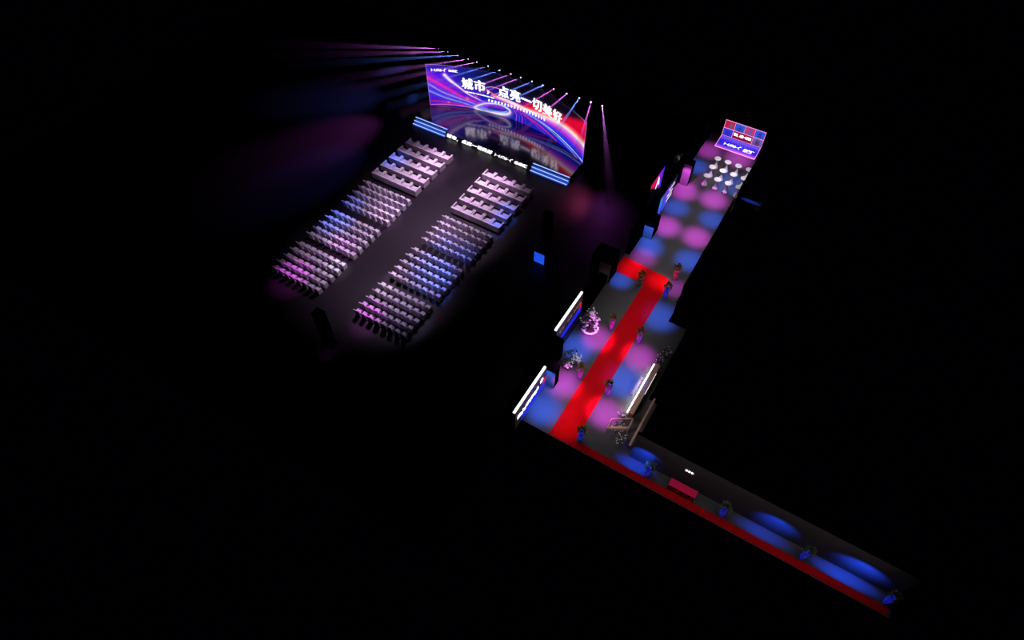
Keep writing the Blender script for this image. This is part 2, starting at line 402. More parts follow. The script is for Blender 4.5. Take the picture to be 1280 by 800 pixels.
def screen_art(U, V):
    sh = U.shape
    col = np.zeros(sh + (3,))
    def lay(c, a):
        nonlocal col
        col = col * (1 - a[..., None]) + np.array(c, float) * a[..., None]
    col[:] = (34, 22, 150)
    lay((88, 22, 232), sm(0.46, 0.02, U) * sm(1.08, 0.7, V) * 0.95)
    lay((22, 34, 175), sm(0.28, 0.5, U) * sm(0.55, 0.1, V))
    lay((14, 22, 120), sm(0.10, 0.24, U) * sm(0.45, 0.75, V))
    lay((3, 3, 24), sm(0.22, 0.38, U) * sm(0.60, 0.86, V))
    lay((4, 2, 12), sm(0.42, 0.52, U) * sm(0.62, 0.84, V))
    flow = np.interp(U, [0.40, 0.54, 0.68, 0.85, 1.0], [0.44, 0.40, 0.44, 0.50, 0.46])
    top = np.interp(U, [0.50, 0.63, 0.80, 0.90, 1.0], [0.52, 0.64, 0.72, 0.86, 1.06])
    lay((222, 4, 48), sm(0.50, 0.60, U) * sm(-0.02, 0.03, V - flow) * sm(0.10, -0.10, V - top))
    lay((70, 14, 150), sm(0.5, 0.7, U) * sm(0.0, -0.04, V - flow) * 0.8)
    lay((30, 34, 190), sm(0.52, 0.6, U) * sm(0.0, -0.1, V - flow + 0.16 + 0.1 * (U - 0.6)))
    X, Y = U * SW, V * SH
    def streak(pts, wd, c, a=1.0, taper=None, glow=0.0, gc=None):
        q = catmull(pts); q = q * np.array([SW, SH])
        best = np.full(sh, 1e9); par = np.zeros(sh)
        n = len(q)
        for i in range(n - 1):
            p0, d = q[i], q[i + 1] - q[i]
            L2 = max(1e-9, float(d @ d))
            t = np.clip(((X - p0[0]) * d[0] + (Y - p0[1]) * d[1]) / L2, 0, 1)
            dd = (X - p0[0] - t * d[0]) ** 2 + (Y - p0[1] - t * d[1]) ** 2
            k = dd < best; best = np.where(k, dd, best); par = np.where(k, (i + t) / (n - 1), par)
        dist = np.sqrt(best)
        wl = wd if taper is None else np.interp(par, np.linspace(0, 1, len(taper)), np.array(taper) * wd)
        if glow: lay(gc or c, np.exp(-(dist / (wl + glow)) ** 2) * 0.75 * a)
        lay(c, np.clip(1.3 - dist / np.maximum(wl, 1e-3), 0, 1) * a)
    # left ribbons
    streak([(0, .80), (.10, .58), (.22, .38), (.36, .22)], .20, (150, 40, 235), .5)
    streak([(0, .685), (.10, .45), (.204, .24), (.334, .17)], .17, (235, 35, 190), 1, [1.4, 1.1, .8, .5], .15, (190, 30, 210))
    streak([(0, .60), (.09, .38), (.22, .19), (.33, .12)], .07, (110, 60, 255), .9)
    streak([(0, .535), (.096, .31), (.255, .138), (.33, .08)], .09, (180, 150, 255), 1, [1.2, 1, .7, .4], .1, (90, 60, 245))
    streak([(0, .45), (.09, .27), (.22, .12), (.3, .07)], .08, (70, 60, 245), .9)
    streak([(0, .365), (.094, .20), (.22, .09), (.28, .04)], .09, (140, 160, 255), 1, [1.3, 1, .7, .4], .1, (80, 90, 250))
    streak([(0, .25), (.09, .13), (.2, .05)], .10, (70, 40, 235), .9)
    streak([(0, .10), (.05, .10), (.108, .085), (.18, .06), (.245, .03)], .13, (205, 30, 140), 1, [.6, 1, 1, .8, .5])
    streak([(0, .005), (.10, .03), (.245, .03), (.3, .02)], .05, (255, 140, 220), .9)
    for u, v, r in ((.108, .09, .13), (.215, .235, .2), (.265, .32, .12), (.175, .19, .08)):
        lay((255, 110, 190), np.exp(-(((U - u) * SW) ** 2 + ((V - v) * SH) ** 2) / (r * r)))
    # comet
    streak([(.097, .765), (.127, .64), (.175, .498), (.215, .38), (.26, .30), (.33, .22)], .16, (255, 235, 255), 1, [1.25, 1.15, .7, .5, .3, .15], .06, (170, 110, 255))
    # blue field inside
    streak([(.30, .30), (.36, .31), (.42, .33)], .2, (25, 30, 215), .9)
    # swirl
    streak([(.27, .17), (.34, .21), (.42, .20)], .22, (150, 25, 200), .9)
    streak([(.255, .05), (.285, .14), (.335, .23), (.407, .275), (.455, .235), (.468, .17), (.45, .09), (.40, .03), (.34, .0), (.28, .0), (.255, .05)], .11, (248, 230, 255), 1, [1.6, 1, .8, .8, 1, 1.3, 1.8, 2.0, 1.8, 1.5, 1.6], .14, (150, 140, 255))
    streak([(.28, .06), (.34, .06), (.41, .09), (.45, .16)], .06, (120, 200, 255), .9)
    for k in range(4):
        f = k * .018
        streak([(.462 + f, .31 - f), (.492 + f, .25), (.508 + f, .15), (.505 + f * 1.1, .0)], .045, [(190, 90, 255), (120, 60, 245), (225, 60, 225), (90, 40, 220)][k], .95)
    # thin upper loop
    streak([(.318, .60), (.36, .66), (.405, .66), (.412, .60), (.385, .52), (.355, .45), (.37, .40), (.43, .38)], .028, (255, 190, 220), 1, None, .03, (230, 60, 120))
    streak([(.318, .60), (.352, .52), (.40, .46), (.47, .43)], .05, (255, 150, 160), 1, None, .05, (220, 40, 90))
    # main flow to the right
    for dv, c, wd in ((-.16, (150, 40, 235), .10), (-.115, (225, 50, 190), .08), (-.075, (190, 110, 255), .07), (-.03, (255, 150, 215), .09),
                      (.0, (255, 240, 240), .09), (.03, (255, 190, 180), .06), (.065, (255, 80, 90), .05)):
        streak([(.37, .46 + dv * .2), (.47, .415 + dv * .4), (.58, .40 + dv * .7), (.70, .45 + dv), (.85, .50 + dv * 1.25), (1.0, .455 + dv * 1.6)], wd * 1.15, c, .95, [.5, .9, 1, 1.1, 1.3, 1.6], .07)
    streak([(.39, .46), (.47, .43), (.56, .40), (.66, .41)], .16, (255, 245, 250), .95, [.5, 1, .8, .2])
    streak([(.56, .32), (.69, .25), (.78, .19), (.855, .135), (.93, .09), (1.0, .045)], .06, (235, 240, 255), 1, [.5, .9, 1, 1, 1, 1.2], .10, (50, 80, 255))
    streak([(.56, .30), (.68, .225), (.80, .12), (.90, .045), (.95, .0)], .05, (150, 180, 255), 1, None, .06, (50, 60, 235))
    streak([(.58, .34), (.70, .30), (.85, .23), (1.0, .17)], .16, (36, 60, 240), .85)
    streak([(.56, .33), (.70, .31), (.85, .30), (1.0, .25)], .07, (120, 50, 240), .9)
    streak([(.545, .26), (.60, .20), (.66, .15), (.72, .085), (.78, .02)], .055, (235, 35, 150), 1, [.5, 1, 1, .9, .6], .05)
    streak([(.55, .23), (.60, .16), (.65, .09), (.70, .02)], .045, (180, 40, 220), .95)
    lay((190, 150, 255), np.maximum(sm(.0045, .001, U), sm(.9955, .999, U)) * .8)
    lay((200, 170, 230), sm(.985, .997, V) * (0.15 + 0.85 * np.maximum(sm(.22, .0, U), sm(.8, 1.0, U))))
    return col
PS(grid_art('display', screen_art, 560, 150, lambda u, v: cylp(S0 + u * SW, ZB + 0.004 + v * SH), art_mat('led_display', 1.0), scr))
bm = B(); n = 48; rows = []
for k in range(n + 1):
    s = S0 - 0.03 + (SW + 0.06) * k / n
    rows.append([bm.verts.new(cylp(s, z, off)) for z, off in ((ZB, -0.02), (ZB + SH + 0.02, -0.02), (ZB + SH + 0.02, -0.28), (ZB, -0.28))])
for a, b in zip(rows, rows[1:]):
    for i in range(4): bm.faces.new((a[i], a[(i + 1) % 4], b[(i + 1) % 4], b[i]))
bm.faces.new(rows[0]); bm.faces.new(rows[-1][::-1])
PS(obj('housing', bm, m_body, scr))
def bend(bm, off):
    for v in bm.verts: v.co = cylp(S0 + v.co.x, ZB + v.co.y, off)
def on_screen(bm):
    for v in bm.verts: v.co.y += .0056 * v.co.x * .8
    bend(bm, 0.05); PS(obj('character', bm, m_white_lit, scr))
slogan_parts(0.186 * SW, 0.815 * SW, .488 * SH, 1.2, .022, on_screen)
bm = logo_bm(); fit(bm, 0.026 * SW, 0.108 * SW, 0.845 * SH, 0.925 * SH)
bend(bm, 0.05); o = PS(obj('logo', bm, m_white_lit, scr)); o['label'] = 'small white mark in the top left corner'
bm = bold_text('未来汇', 0.3, .006); fit(bm, 0.12 * SW, 0.172 * SW, 0.86 * SH, 0.915 * SH); bend(bm, 0.05)
o = PS(obj('signature', bm, m_white_lit, scr)); o['label'] = 'small white characters beside the mark'
# two lines too small to read: rows of tiny glyph-sized marks
bm = B(); r2 = random.Random(3)
x = 0.205
while x < 0.37:
    l = r2.uniform(.004, .012); v0 = 0.41 - (x - .2) * .12
    bm.faces.new([bm.verts.new((a * SW, b * SH, 0)) for a, b in ((x, v0), (x + l, v0), (x + l, v0 + .026), (x, v0 + .026))]); x += l + .003
bend(bm, 0.05); o = PS(obj('tagline', bm, m_white_lit, scr)); o['label'] = 'line of tiny white letters under the slogan'
bm = B()
for k in range(19):
    u = .335 + k * .0195; v0 = .285 + .003 * k
    for j in range(3):
        a, b = u + r2.uniform(0, .004), v0 + r2.uniform(0, .02)
        bm.faces.new([bm.verts.new((p * SW, q * SH, 0)) for p, q in ((a, b + j * .016), (a + r2.uniform(.007, .012), b + j * .016), (a + .011, b + .012 + j * .016), (a, b + .012 + j * .016))])
    bm.faces.new([bm.verts.new((p * SW, q * SH, 0)) for p, q in ((u + .004, v0), (u + .008, v0), (u + .008, v0 + .065), (u + .004, v0 + .065))])
bend(bm, 0.05)
o = PS(obj('subtitle', bm, m_white_lit, scr)); o['label'] = 'line of small white characters low on the screen'

# microphone stand on the deck
t = thing('microphone_stand', 'small dark microphone stand alone on the glossy stage deck', 'microphone stand', (-26.97, 42.2, 0.602))
bm = B(); lathe(bm, [(0.16, 0), (0.16, 0.02), (0.03, 0.035)], 16); obj('base', bm, m_body, t)
bm = B(); tube(bm, (0, 0, 0.03), (0, 0, 1.1), 0.018); tube(bm, (0, 0, 1.1), (0, 0.16, 1.28), 0.014); obj('pole', bm, m_body, t)
bm = B(); tube(bm, (0, 0.14, 1.26), (0, 0.02, 1.42), 0.03, 0.045, 10); obj('microphone', bm, m_planter, t)

# ------------------------------------------------------------------ truss and moving-head lamps with their beams
tr = thing('lighting_truss', 'black lighting truss standing behind the curved screen carrying the row of beam lamps', 'truss', (-27.7, 46.75, 0))
def PT(o): o.location = -Vector(tr.location); return o
def truss_run(bm, p, q, r=0.16, n=20):
    p, q = Vector(p), Vector(q); d = (q - p).normalized()
    s = d.cross(Vector((0, 1, 0))).normalized() if abs(d.y) < .9 else Vector((1, 0, 0)); t2 = d.cross(s)
    cs = [s * r * a + t2 * r * b for a, b in ((1, 1), (1, -1), (-1, -1), (-1, 1))]
    for c in cs: tube(bm, p + c, q + c, 0.025, n=6)
    for k in range(n):
        a, b = p + (q - p) * k / n, p + (q - p) * (k + 1) / n
        for i in range(4): tube(bm, a + cs[i], b + cs[(i + 1) % 4], 0.012, n=4)
bm = B(); truss_run(bm, (-37.0, 46.75, 4.72), (-18.4, 46.75, 4.72), n=34); PT(obj('beam', bm, m_truss, tr))
for x in (-36.8, -30.7, -24.6, -18.6):
    bm = B(); truss_run(bm, (x, 47.15, 0.05), (x, 47.15, 4.95), n=9); box(bm, x - .4, x + .4, 46.85, 47.45, 0.004, 0.05); PT(obj('tower', bm, m_truss, tr))
HX = [-36.48, -35.39, -34.21, -33.03, -32.04, -30.77, -29.47, -28.23, -27.16, -25.95, -24.78, -23.67, -22.33, -21.08, -19.92, -18.83]
AZ = [-55, -50, -46, -37, -32, -26, -23, -22, -20, -18, -17, -11, -3, 8, 18, 29]
BC = 'PPBPPBBPPBBMMBMP'
COLS = {'P': (0.80, 0.19, 1.0), 'M': (0.92, 0.13, 0.95), 'B': (0.13, 0.24, 1.0)}
CN = {'P': 'purple', 'M': 'magenta', 'B': 'blue'}
LENS = {k: mat('lit_lens_' + CN[k], (.8, .8, .8), .4, emit=tuple(0.5 + 0.5 * c for c in COLS[k]), es=2.5) for k in COLS}
hz = bpy.data.materials.new('thin_stage_haze'); hz.use_nodes = True
nt = hz.node_tree; nt.nodes.clear()
out = nt.nodes.new('ShaderNodeOutputMaterial'); sc_ = nt.nodes.new('ShaderNodeVolumeScatter')
hz.cycles.volume_sampling = 'EQUIANGULAR'
sc_.inputs['Density'].default_value = 0.035; sc_.inputs['Color'].default_value = (1, 1, 1, 1)
ab_ = nt.nodes.new('ShaderNodeVolumeAbsorption'); ab_.inputs['Density'].default_value = 0.29; ab_.inputs['Color'].default_value = (0, 0, 0, 1)
ad_ = nt.nodes.new('ShaderNodeAddShader'); nt.links.new(sc_.outputs['Volume'], ad_.inputs[0]); nt.links.new(ab_.outputs['Volume'], ad_.inputs[1])
nt.links.new(ad_.outputs['Shader'], out.inputs['Volume'])
BEAM_L = [17, 17, 16, 14, 14, 13, 12, 12, 11, 11, 11, 11, 10, 10, 9, 14]
ordn = ['first', 'second', 'third', 'fourth', 'fifth', 'sixth', 'seventh', 'eighth', 'ninth', 'tenth', 'eleventh', 'twelfth', 'thirteenth', 'fourteenth', 'fifteenth', 'sixteenth']
EL = R(4)
for i, (x, az) in enumerate(zip(HX, AZ)):
    k = BC[i]; a = R(az)
    where = 'leftmost lamp of the row' if i == 0 else 'rightmost lamp of the row' if i == 15 else ordn[i] + ' lamp from the left'
    t = thing('beam_lamp', f'moving head lamp throwing a {CN[k]} beam above the screen, {where}', 'stage light', (x, 46.62, 4.96), 0, 'beam lamps along the truss')
    bm = B(); box(bm, -.13, .13, -.11, .11, -0.02, .09, .015); obj('base', bm, m_body, t)
    d = Vector((math.sin(a) * math.cos(EL), -math.cos(a) * math.cos(EL), math.sin(EL)))
    side = Vector((math.cos(a), math.sin(a), 0)); c0 = Vector((0, 0, .36))
    bm = B()
    for sg in (-1, 1): tube(bm, Vector((0, 0, .09)) + side * .13 * sg, c0 + side * .15 * sg, .025, n=6)
    tube(bm, Vector((0, 0, .10)) - side * .15, Vector((0, 0, .10)) + side * .15, .025, n=6)
    obj('yoke', bm, m_body, t)
    bm = B(); tube(bm, c0 - d * .20, c0 + d * .02, .085, .105, 14); tube(bm, c0 + d * .02, c0 + d * .14, .105, .09, 14); obj('head', bm, m_body, t)
    bm = B(); tube(bm, c0 + d * .142, c0 + d * .152, .07, .07, 14); l_ = obj('lens', bm, LENS[k], t); l_['label'] = f'glowing {CN[k]} lens'
    L = BEAM_L[i]; p0 = c0 + d * .17
    bm = B(); tube(bm, p0 - d * .015, p0 + d * L, .05, .05 + L * .042, 16)
    b_ = obj('light_beam', bm, hz, t); b_['label'] = f'{CN[k]} light beam in the haze'; b_['kind'] = 'stuff'
    ld = bpy.data.lights.new('beam_source', 'SPOT'); lo = bpy.data.objects.new('beam_source', ld); C.objects.link(lo)
    lo.parent = t; lo.location = p0 - d * 0.01; lo.rotation_euler = d.to_track_quat('-Z', 'Y').to_euler()
    ld.energy = 140000 if k != 'B' else 190000; ld.color = COLS[k]; ld.spot_size = R(4.6); ld.spot_blend = 0.7; ld.shadow_soft_size = 0.0

# ------------------------------------------------------------------ audience seats
SIDE = ('left', 'right')
ORD = ('first', 'second', 'third', 'fourth', 'fifth', 'sixth', 'seventh', 'eighth')
def make_armchair(label, group):
    t = thing('armchair', label, 'armchair', (0, 0, 0), 0, group)
    W, D = 1.0, 0.86                      # back face at y=0, seat opens to +y
    bm = B(); box(bm, -W / 2 + .01, W / 2 - .01, .02, D - .02, .03, .30, .02); obj('base', bm, m_sofa, t)
    bm = B(); box(bm, -W / 2 + .003, W / 2 - .003, 0, .20, .03, .66, .03); obj('backrest', bm, m_sofa, t)
    for sg in (-1, 1):
        bm = B(); x0 = sg * (W / 2 - .075)
        box(bm, x0 - .06, x0 + .06, .19, D + .03, .03, .64, .025); obj('armrest', bm, m_sofa, t)
    bm = B(); box(bm, -W / 2 + .16, W / 2 - .16, .21, D - .06, .30, .38, .03); obj('seat_cushion', bm, m_sofa_seat, t)
    bm = B(); box(bm, -W / 2 + .19, W / 2 - .19, .27, .42, .385, .57, .05); obj('back_cushion', bm, m_sofa_seat, t)
    return t
proto = None
for b, (xl, xr) in enumerate(((-34.92, -29.92), (-26.12, -21.07))):
    for r, y in enumerate((37.75, 36.47, 35.2, 33.92, 32.66)):
        for k in range(5):
            p = (xr - xl) / 5; x = xl + p * (k + .5)
            n_ = 4 - k if b == 0 else k
            wh = ('beside the aisle' if n_ == 0 else ORD[n_] + ' from the aisle')
            lab = f'pale upholstered armchair {wh} in {ORD[r]} armchair row from the stage, {SIDE[b]} side'
            grp = f'armchairs in rows on the {SIDE[b]} of the aisle'
            if proto is None:
                proto = make_armchair(lab, grp); proto.location = (x, y, 0)
            else: dup(proto, (x, y, 0), lab, grp)
def make_chair(label, group):
    t = thing('banquet_chair', label, 'chair', (0, 0, 0), 0, group)
    bm = B()                               # seat with the cover's skirt down to the floor, flaring a little
    lo = [(-.25, -.20), (.25, -.20), (.24, .25), (-.24, .25)]; hi = [(-.22, -.18), (.22, -.18), (.21, .22), (-.21, .22)]
    a = [bm.verts.new((x, y, .006)) for x, y in lo]; c = [bm.verts.new((x, y, .42)) for x, y in hi]; e = [bm.verts.new((x * .96, y * .96, .47)) for x, y in hi]
    for p, q in ((a, c), (c, e)):
        for i in range(4): bm.faces.new((p[i], p[(i + 1) % 4], q[(i + 1) % 4], q[i]))
    bm.faces.new(a[::-1]); bm.faces.new(e)
    obj('seat', bm, m_seat, t)
    bm = B()                               # rounded back, leaning away from the stage
    prof = [(-.215, .40), (-.225, .60), (-.225, .76), (-.20, .87), (-.14, .94), (0, .965), (.14, .94), (.20, .87), (.225, .76), (.225, .60), (.215, .40)]
    f_, k_ = [], []
    for x, z in prof:
        lean = -.17 - (z - .4) * .22
        bow = -.05 * (1 - (x / .225) ** 2)
        f_.append(bm.verts.new((x, lean + .035 + bow, z))); k_.append(bm.verts.new((x, lean - .035 + bow, z)))
    m = len(prof)
    for i in range(m // 2):
        j = m - 1 - i
        if i + 1 < j - 1:
            bm.faces.new((f_[i], f_[i + 1], f_[j - 1], f_[j])); bm.faces.new((k_[i], k_[j], k_[j - 1], k_[i + 1]))
        elif i + 1 == j - 1:
            bm.faces.new((f_[i], f_[i + 1], f_[j])); bm.faces.new((k_[i], k_[j], k_[i + 1]))
    for i in range(m):
        j = (i + 1) % m; bm.faces.new((f_[i], k_[i], k_[j], f_[j]))
    obj('backrest', bm, m_seat, t)
    return t
cproto = None
BLK = (('front', (31.55, 30.80, 30.02, 29.26, 28.50)), ('middle', (27.12, 26.35, 25.56, 24.78, 24.02)), ('rear', (22.72, 21.96, 21.16, 20.40, 19.66)))
for b, (xl, xr) in enumerate(((-34.80, -29.70), (-26.14, -21.10))):
    for bn, ys in BLK:
        for r, y in enumerate(ys):
            for k in range(8):
                p = (xr - xl) / 8; x = xl + p * (k + .5)
                n_ = 7 - k if b == 0 else k
                wh = 'beside the aisle' if n_ == 0 else ORD[n_] + ' from the aisle'
                lab = f'white covered chair {wh}, {ORD[r]} row of the {bn} chair block, {SIDE[b]} side'
                grp = f'covered chairs in the {bn} block on the {SIDE[b]}'
                rot = R(rng.uniform(-3, 3)); loc = (x + rng.uniform(-.015, .015), y + rng.uniform(-.015, .015), 0)
                if cproto is None:
                    cproto = make_chair(lab, grp); cproto.location = loc; cproto.rotation_euler[2] = rot
                else: dup(cproto, loc, lab, grp, rot)

# hall columns and the small blue display
for (x, y, h), lab in (((-25.9, 16.3, 4.0), 'black square column behind the rear chairs near the aisle'), ((-16.9, 24.6, 4.2), 'black square column right of the middle chair block'),
                       ((-17.7, 35.0, 2.2), 'black square column right of the armchair rows')):
    bm = B(); box(bm, x - .35, x + .35, y - .35, y + .35, 0.004, h, .02); box(bm, x - .42, x + .42, y - .42, y + .42, 0.004, .16)
    tag(obj('hall_column', bm, m_black), lab, 'column')
t = thing('blue_display_stand', 'small upright blue lit display standing alone in the dark hall', 'display', (-16.48, 31.5, 0))
bm = B(); box(bm, -.5, .5, 0, .12, 0.004, 1.25, .01); obj('housing', bm, m_body, t)
bm = B(); box(bm, -.47, .47, -.012, -.001, .06, 1.21); obj('display', bm, m_bluepanel, t)

# ------------------------------------------------------------------ corridor: light boxes on the left
def face_art(kind):
    def fn(U, V):
        sh = U.shape; col = np.zeros(sh + (3,)); col[:] = (26, 18, 22)
        def lay(c, a):
            nonlocal col
            col = col * (1 - a[..., None]) + np.array(c, float) * a[..., None]
        lay((60, 40, 48), sm(.62, .75, V) * .6)
        lay((24, 34, 225), sm(.36, .28, V - .12 * sm(.7, 1, U)) * sm(.12, .26, U))
        lay((225, 20, 40), sm(.82, .97, U) * sm(.18, .3, V) * sm(.62, .5, V))
        return col
    return fn
def lightbox(x, y0, y1, h, lab, strokes, lit):
    t = thing('light_box', lab, 'light box', (x, (y0 + y1) / 2, 0), 0, 'light boxes along the entrance corridor')
    hl = (y1 - y0) / 2
    bm = B(); box(bm, -.22, 0, -hl, hl, 0.008, h - .05); obj('cabinet', bm, m_body, t)
    bm = B(); box(bm, -.19, -.02, -hl - .02, hl + .02, h - .05, h + .06, .01); o = obj('light_tube', bm, m_topstrip, t); o['label'] = 'bright white tube along the top'
    grid_art('display', face_art(0), 60, 40, lambda u, v: (0.006, -hl + u * 2 * hl, .02 + v * (h - .1)), art_mat('led_display', 1.0), t)
    bm = B()
    for (a, b, z0, z1) in strokes:
        bm.faces.new([bm.verts.new((0.02, -hl + p * 2 * hl, q * h)) for p, q in ((a, z0), (b, z0), (b, z1), (a, z1))])
    o = obj('lettering', bm, lit, t); o['label'] = 'pale characters on the light box'
r3 = random.Random(5)
st1 = []
x = .06
while x < .74:
    l = r3.uniform(.015, .05); zz = .40 + .10 * r3.random(); st1.append((x, x + l, zz - .05, zz + .16 * r3.uniform(.6, 1))); x += l * .8
st1 += [(.80, .83, .55, .72), (.835, .87, .52, .76), (.88, .90, .56, .7)]
lightbox(-10.32, 17.45, 21.65, 2.25, 'light box with thick white lettering, at the open end of the corridor', st1, m_white_lit)
st2 = [(a, a + .075, .55, .68) for a in (.12, .22, .42, .52, .66, .76, .86)]
m_dim = mat('dim_beige_letters', (.3, .25, .22), .6, emit=lin(110, 95, 88), es=.8)
lightbox(-11.22, 24.75, 28.9, 2.25, 'light box with faint lettering, beside the standing white flower arrangement', st2, m_dim)

# displays on the west wall
def disp_art(U, V):
    col = np.zeros(U.shape + (3,)); col[:] = (6, 5, 10)
    def lay(c, a):
        nonlocal col
        col = col * (1 - a[..., None]) + np.array(c, float) * a[..., None]
    lay((50, 120, 225), sm(.42, .1, U)); lay((95, 55, 215), sm(.15, .35, U) * sm(.75, .5, U)); lay((24, 14, 60), sm(.55, .85, U))
    lay((40, 60, 230), sm(.5, .2, V) * sm(.6, .2, U) * .8)
    return col
t = thing('wall_display', 'blue and violet display with white lettering on the dark wall of the upper corridor', 'display', (-10.28, 43.6, 0))
bm = B(); box(bm, -.14, 0, -2.2, 1.5, 0.008, 2.25); obj('cabinet', bm, m_body, t)
grid_art('display', disp_art, 60, 30, lambda u, v: (0.006, -2.2 + u * 3.7, .03 + v * 2.2), art_mat('led_display', 1.0), t)
bm = B(); r4 = random.Random(9)
for c_, z0 in ((.55, 1.55), (.50, .95), (.50, .40)):
    for k in range(8):
        p = -2.2 + 3.7 * (c_ + k * .045); hh = r4.uniform(.2, .42)
        bm.faces.new([bm.verts.new((.02, a, b)) for a, b in ((p, z0), (p + .09, z0), (p + .09, z0 + hh), (p, z0 + hh))])
obj('lettering', bm, m_signwhite, t)
def a_art(U, V):
    col = np.zeros(U.shape + (3,)); col[:] = (4, 3, 8)
    k = sm(.0, .12, V - (1 - U) * .78)
    c = np.where((U < .55)[..., None], np.array((205, 20, 90.)), np.array((150, 30, 200.)))
    c = c * (1 - sm(.75, 1, U)[..., None]) + np.array((60, 40, 220.)) * sm(.75, 1, U)[..., None]
    return col * (1 - k[..., None]) + c * k[..., None]
t = thing('letter_sign', 'red and violet lit sign with a white letter A behind the dark corridor wall', 'sign', (-11.55, 43.6, 0))
bm = B(); box(bm, -.14, 0, -1.5, 1.5, 0.008, 2.7); obj('cabinet', bm, m_body, t)
grid_art('display', a_art, 50, 40, lambda u, v: (0.006, -1.5 + u * 3.0, .03 + v * 2.64), art_mat('led_display', 1.0), t)
bm = text_mesh('A', 1.0, .03); fit(bm, -.1, .8, 1.15, 2.3)
for v in bm.verts: v.co = (0.02, v.co.x, v.co.y)
o = obj('lettering', bm, m_white_lit, t); o['label'] = 'white letter A'

# ------------------------------------------------------------------ photo wall at the far end
t = thing('photo_wall', 'lit photo wall with framed panels curving into a blue floor sweep, far end of corridor', 'photo wall', (-7.45, 55.3, 0))
PX0, PX1 = -1.96, 1.96
prof = [(-1.75, .03), (-1.3, .035), (-.8, .05), (-.4, .08), (-.15, .14), (-.03, .25), (0, .42), (.02, 1.95)]
acc = [0]
for a, b in zip(prof, prof[1:]): acc.append(acc[-1] + math.hypot(b[0] - a[0], b[1] - a[1]))
def sweep(q, off=0.0):
    s = q * acc[-1]
    y = float(np.interp(s, acc, [p[0] for p in prof])); z = float(np.interp(s, acc, [p[1] for p in prof]))
    return y - off * .7, z + off * .7
bm = B(); rows = []
for k in range(25):
    y, z = sweep(k / 24)
    rows.append([bm.verts.new((xx, y + dy, z + dz)) for xx, dy, dz in ((PX0, 0, 0), (PX1, 0, 0), (PX1, .12 if z > .2 else 0.0, -min(.02, z - .01) if z <= .2 else 0), (PX0, .12 if z > .2 else 0.0, -min(.02, z - .01) if z <= .2 else 0))])
for a, b in zip(rows, rows[1:]):
    for i in range(4): bm.faces.new((a[i], a[(i + 1) % 4], b[(i + 1) % 4], b[i]))
bm.faces.new(rows[0]); bm.faces.new(rows[-1][::-1]); obj('backing', bm, m_body, t)
q0 = 1 - (1.95 - .16) / acc[-1] * .99
def sweep_art(U, V):
    col = np.zeros(U.shape + (3,)); col[:] = (40, 30, 215)
    def lay(c, a):
        nonlocal col
        col = col * (1 - a[..., None]) + np.array(c, float) * a[..., None]
    lay((190, 90, 225), sm(.38, .0, V)); lay((110, 80, 240), sm(.62, .95, V)); lay((225, 130, 225), sm(.14, .0, V) * sm(.3, .9, U))
    return col
grid_art('floor_panel', sweep_art, 40, 40, lambda u, v: (PX0 + .03 + u * (PX1 - PX0 - .06), *sweep(v * q0, .012)), art_mat('led_display', 1.0), t)
bm = logo_bm(); fit(bm, -1.35, .35, .35, .62)
tx = text_mesh('未来汇', .3, .02); fit(tx, .6, 1.65, .30, .60); merge(bm, tx)
for v in bm.verts:
    y, z = sweep(v.co.y * q0 / 1.0, .03); v.co = (v.co.x, y, z)
o = obj('lettering', bm, m_white_lit, t); o['label'] = 'white mark and characters on the blue sweep'
def tile_art(base, blob, px, py):
    def fn(U, V):
        col = np.zeros(U.shape + (3,)); col[:] = base
        k = np.exp(-(((U - px) / .24) ** 2 + ((V - py) / .36) ** 2)) + .6 * np.exp(-(((U - px) / .36) ** 2 + ((V - .05) / .3) ** 2))
        k = np.clip(k * (0.75 + .25 * np.sin(U * 23) * np.sin(V * 19)), 0, 1)[..., None]
        return col * (1 - k) + np.array(blob, float) * k
    return fn
tw = (PX1 - PX0) / 4
TILES = [(0, 1, (190, 24, 50), (110, 90, 130), .65, .5), (1, 1, (30, 90, 225), (36, 50, 140), .5, .4), (2, 1, (200, 50, 110), (70, 90, 175), .5, .5), (3, 1, (40, 90, 235), (30, 40, 130), .5, .5),
         (0, 0, (36, 60, 225), (50, 30, 150), .5, .5), (3, 0, (120, 90, 170), (40, 36, 90), .5, .5)]
for cx, ry, base, blob, px, py in TILES:
    x0 = PX0 + cx * tw
    z0 = .22 + ry * .865
    o = grid_art('photo_panel', tile_art(base, blob, px, py), 20, 20, lambda u, v: (x0 + .06 + u * (tw - .12), -.015 if v * .75 + z0 > .4 else -.06, z0 + .05 + v * .76), art_mat('led_display', 1.0), t)
bm = B(); box(bm, PX0 + tw + .06, PX0 + 3 * tw - .06, -.05, -.02, .27, 1.02); o = obj('sign_panel', bm, mat('maroon_panel', (.2, .01, .03), .6, emit=lin(130, 14, 44), es=.9), t); o['label'] = 'maroon panel with white slogan'
def on_panel(bm):
    for v in bm.verts: v.co = (v.co.x, -.065, v.co.y)
    obj('character', bm, m_white_lit, t)
slogan_parts(PX0 + tw + .12, PX0 + 3 * tw - .12, .58, .30, .02, on_panel)
bm = B()
for z in (.235, 1.085, 1.95): box(bm, PX0, PX1, -.06, -.025, z - .02, z + .02)
for k in range(5):
    if k == 2: box(bm, PX0 + 2 * tw - .02, PX0 + 2 * tw + .02, -.06, -.025, 1.085, 1.95)
    else: box(bm, PX0 + k * tw - .02, PX0 + k * tw + .02, -.06, -.025, .235, 1.95)
for xx in (PX0, PX1):
    for k in range(12):
        (ya, za), (yb, zb) = sweep(k / 12 * q0, .02), sweep((k + 1) / 12 * q0, .02)
        tube(bm, (xx, ya, za), (xx, yb, zb), .025, n=6)
box(bm, PX0, PX1, -1.80, -1.75, .01, .06)
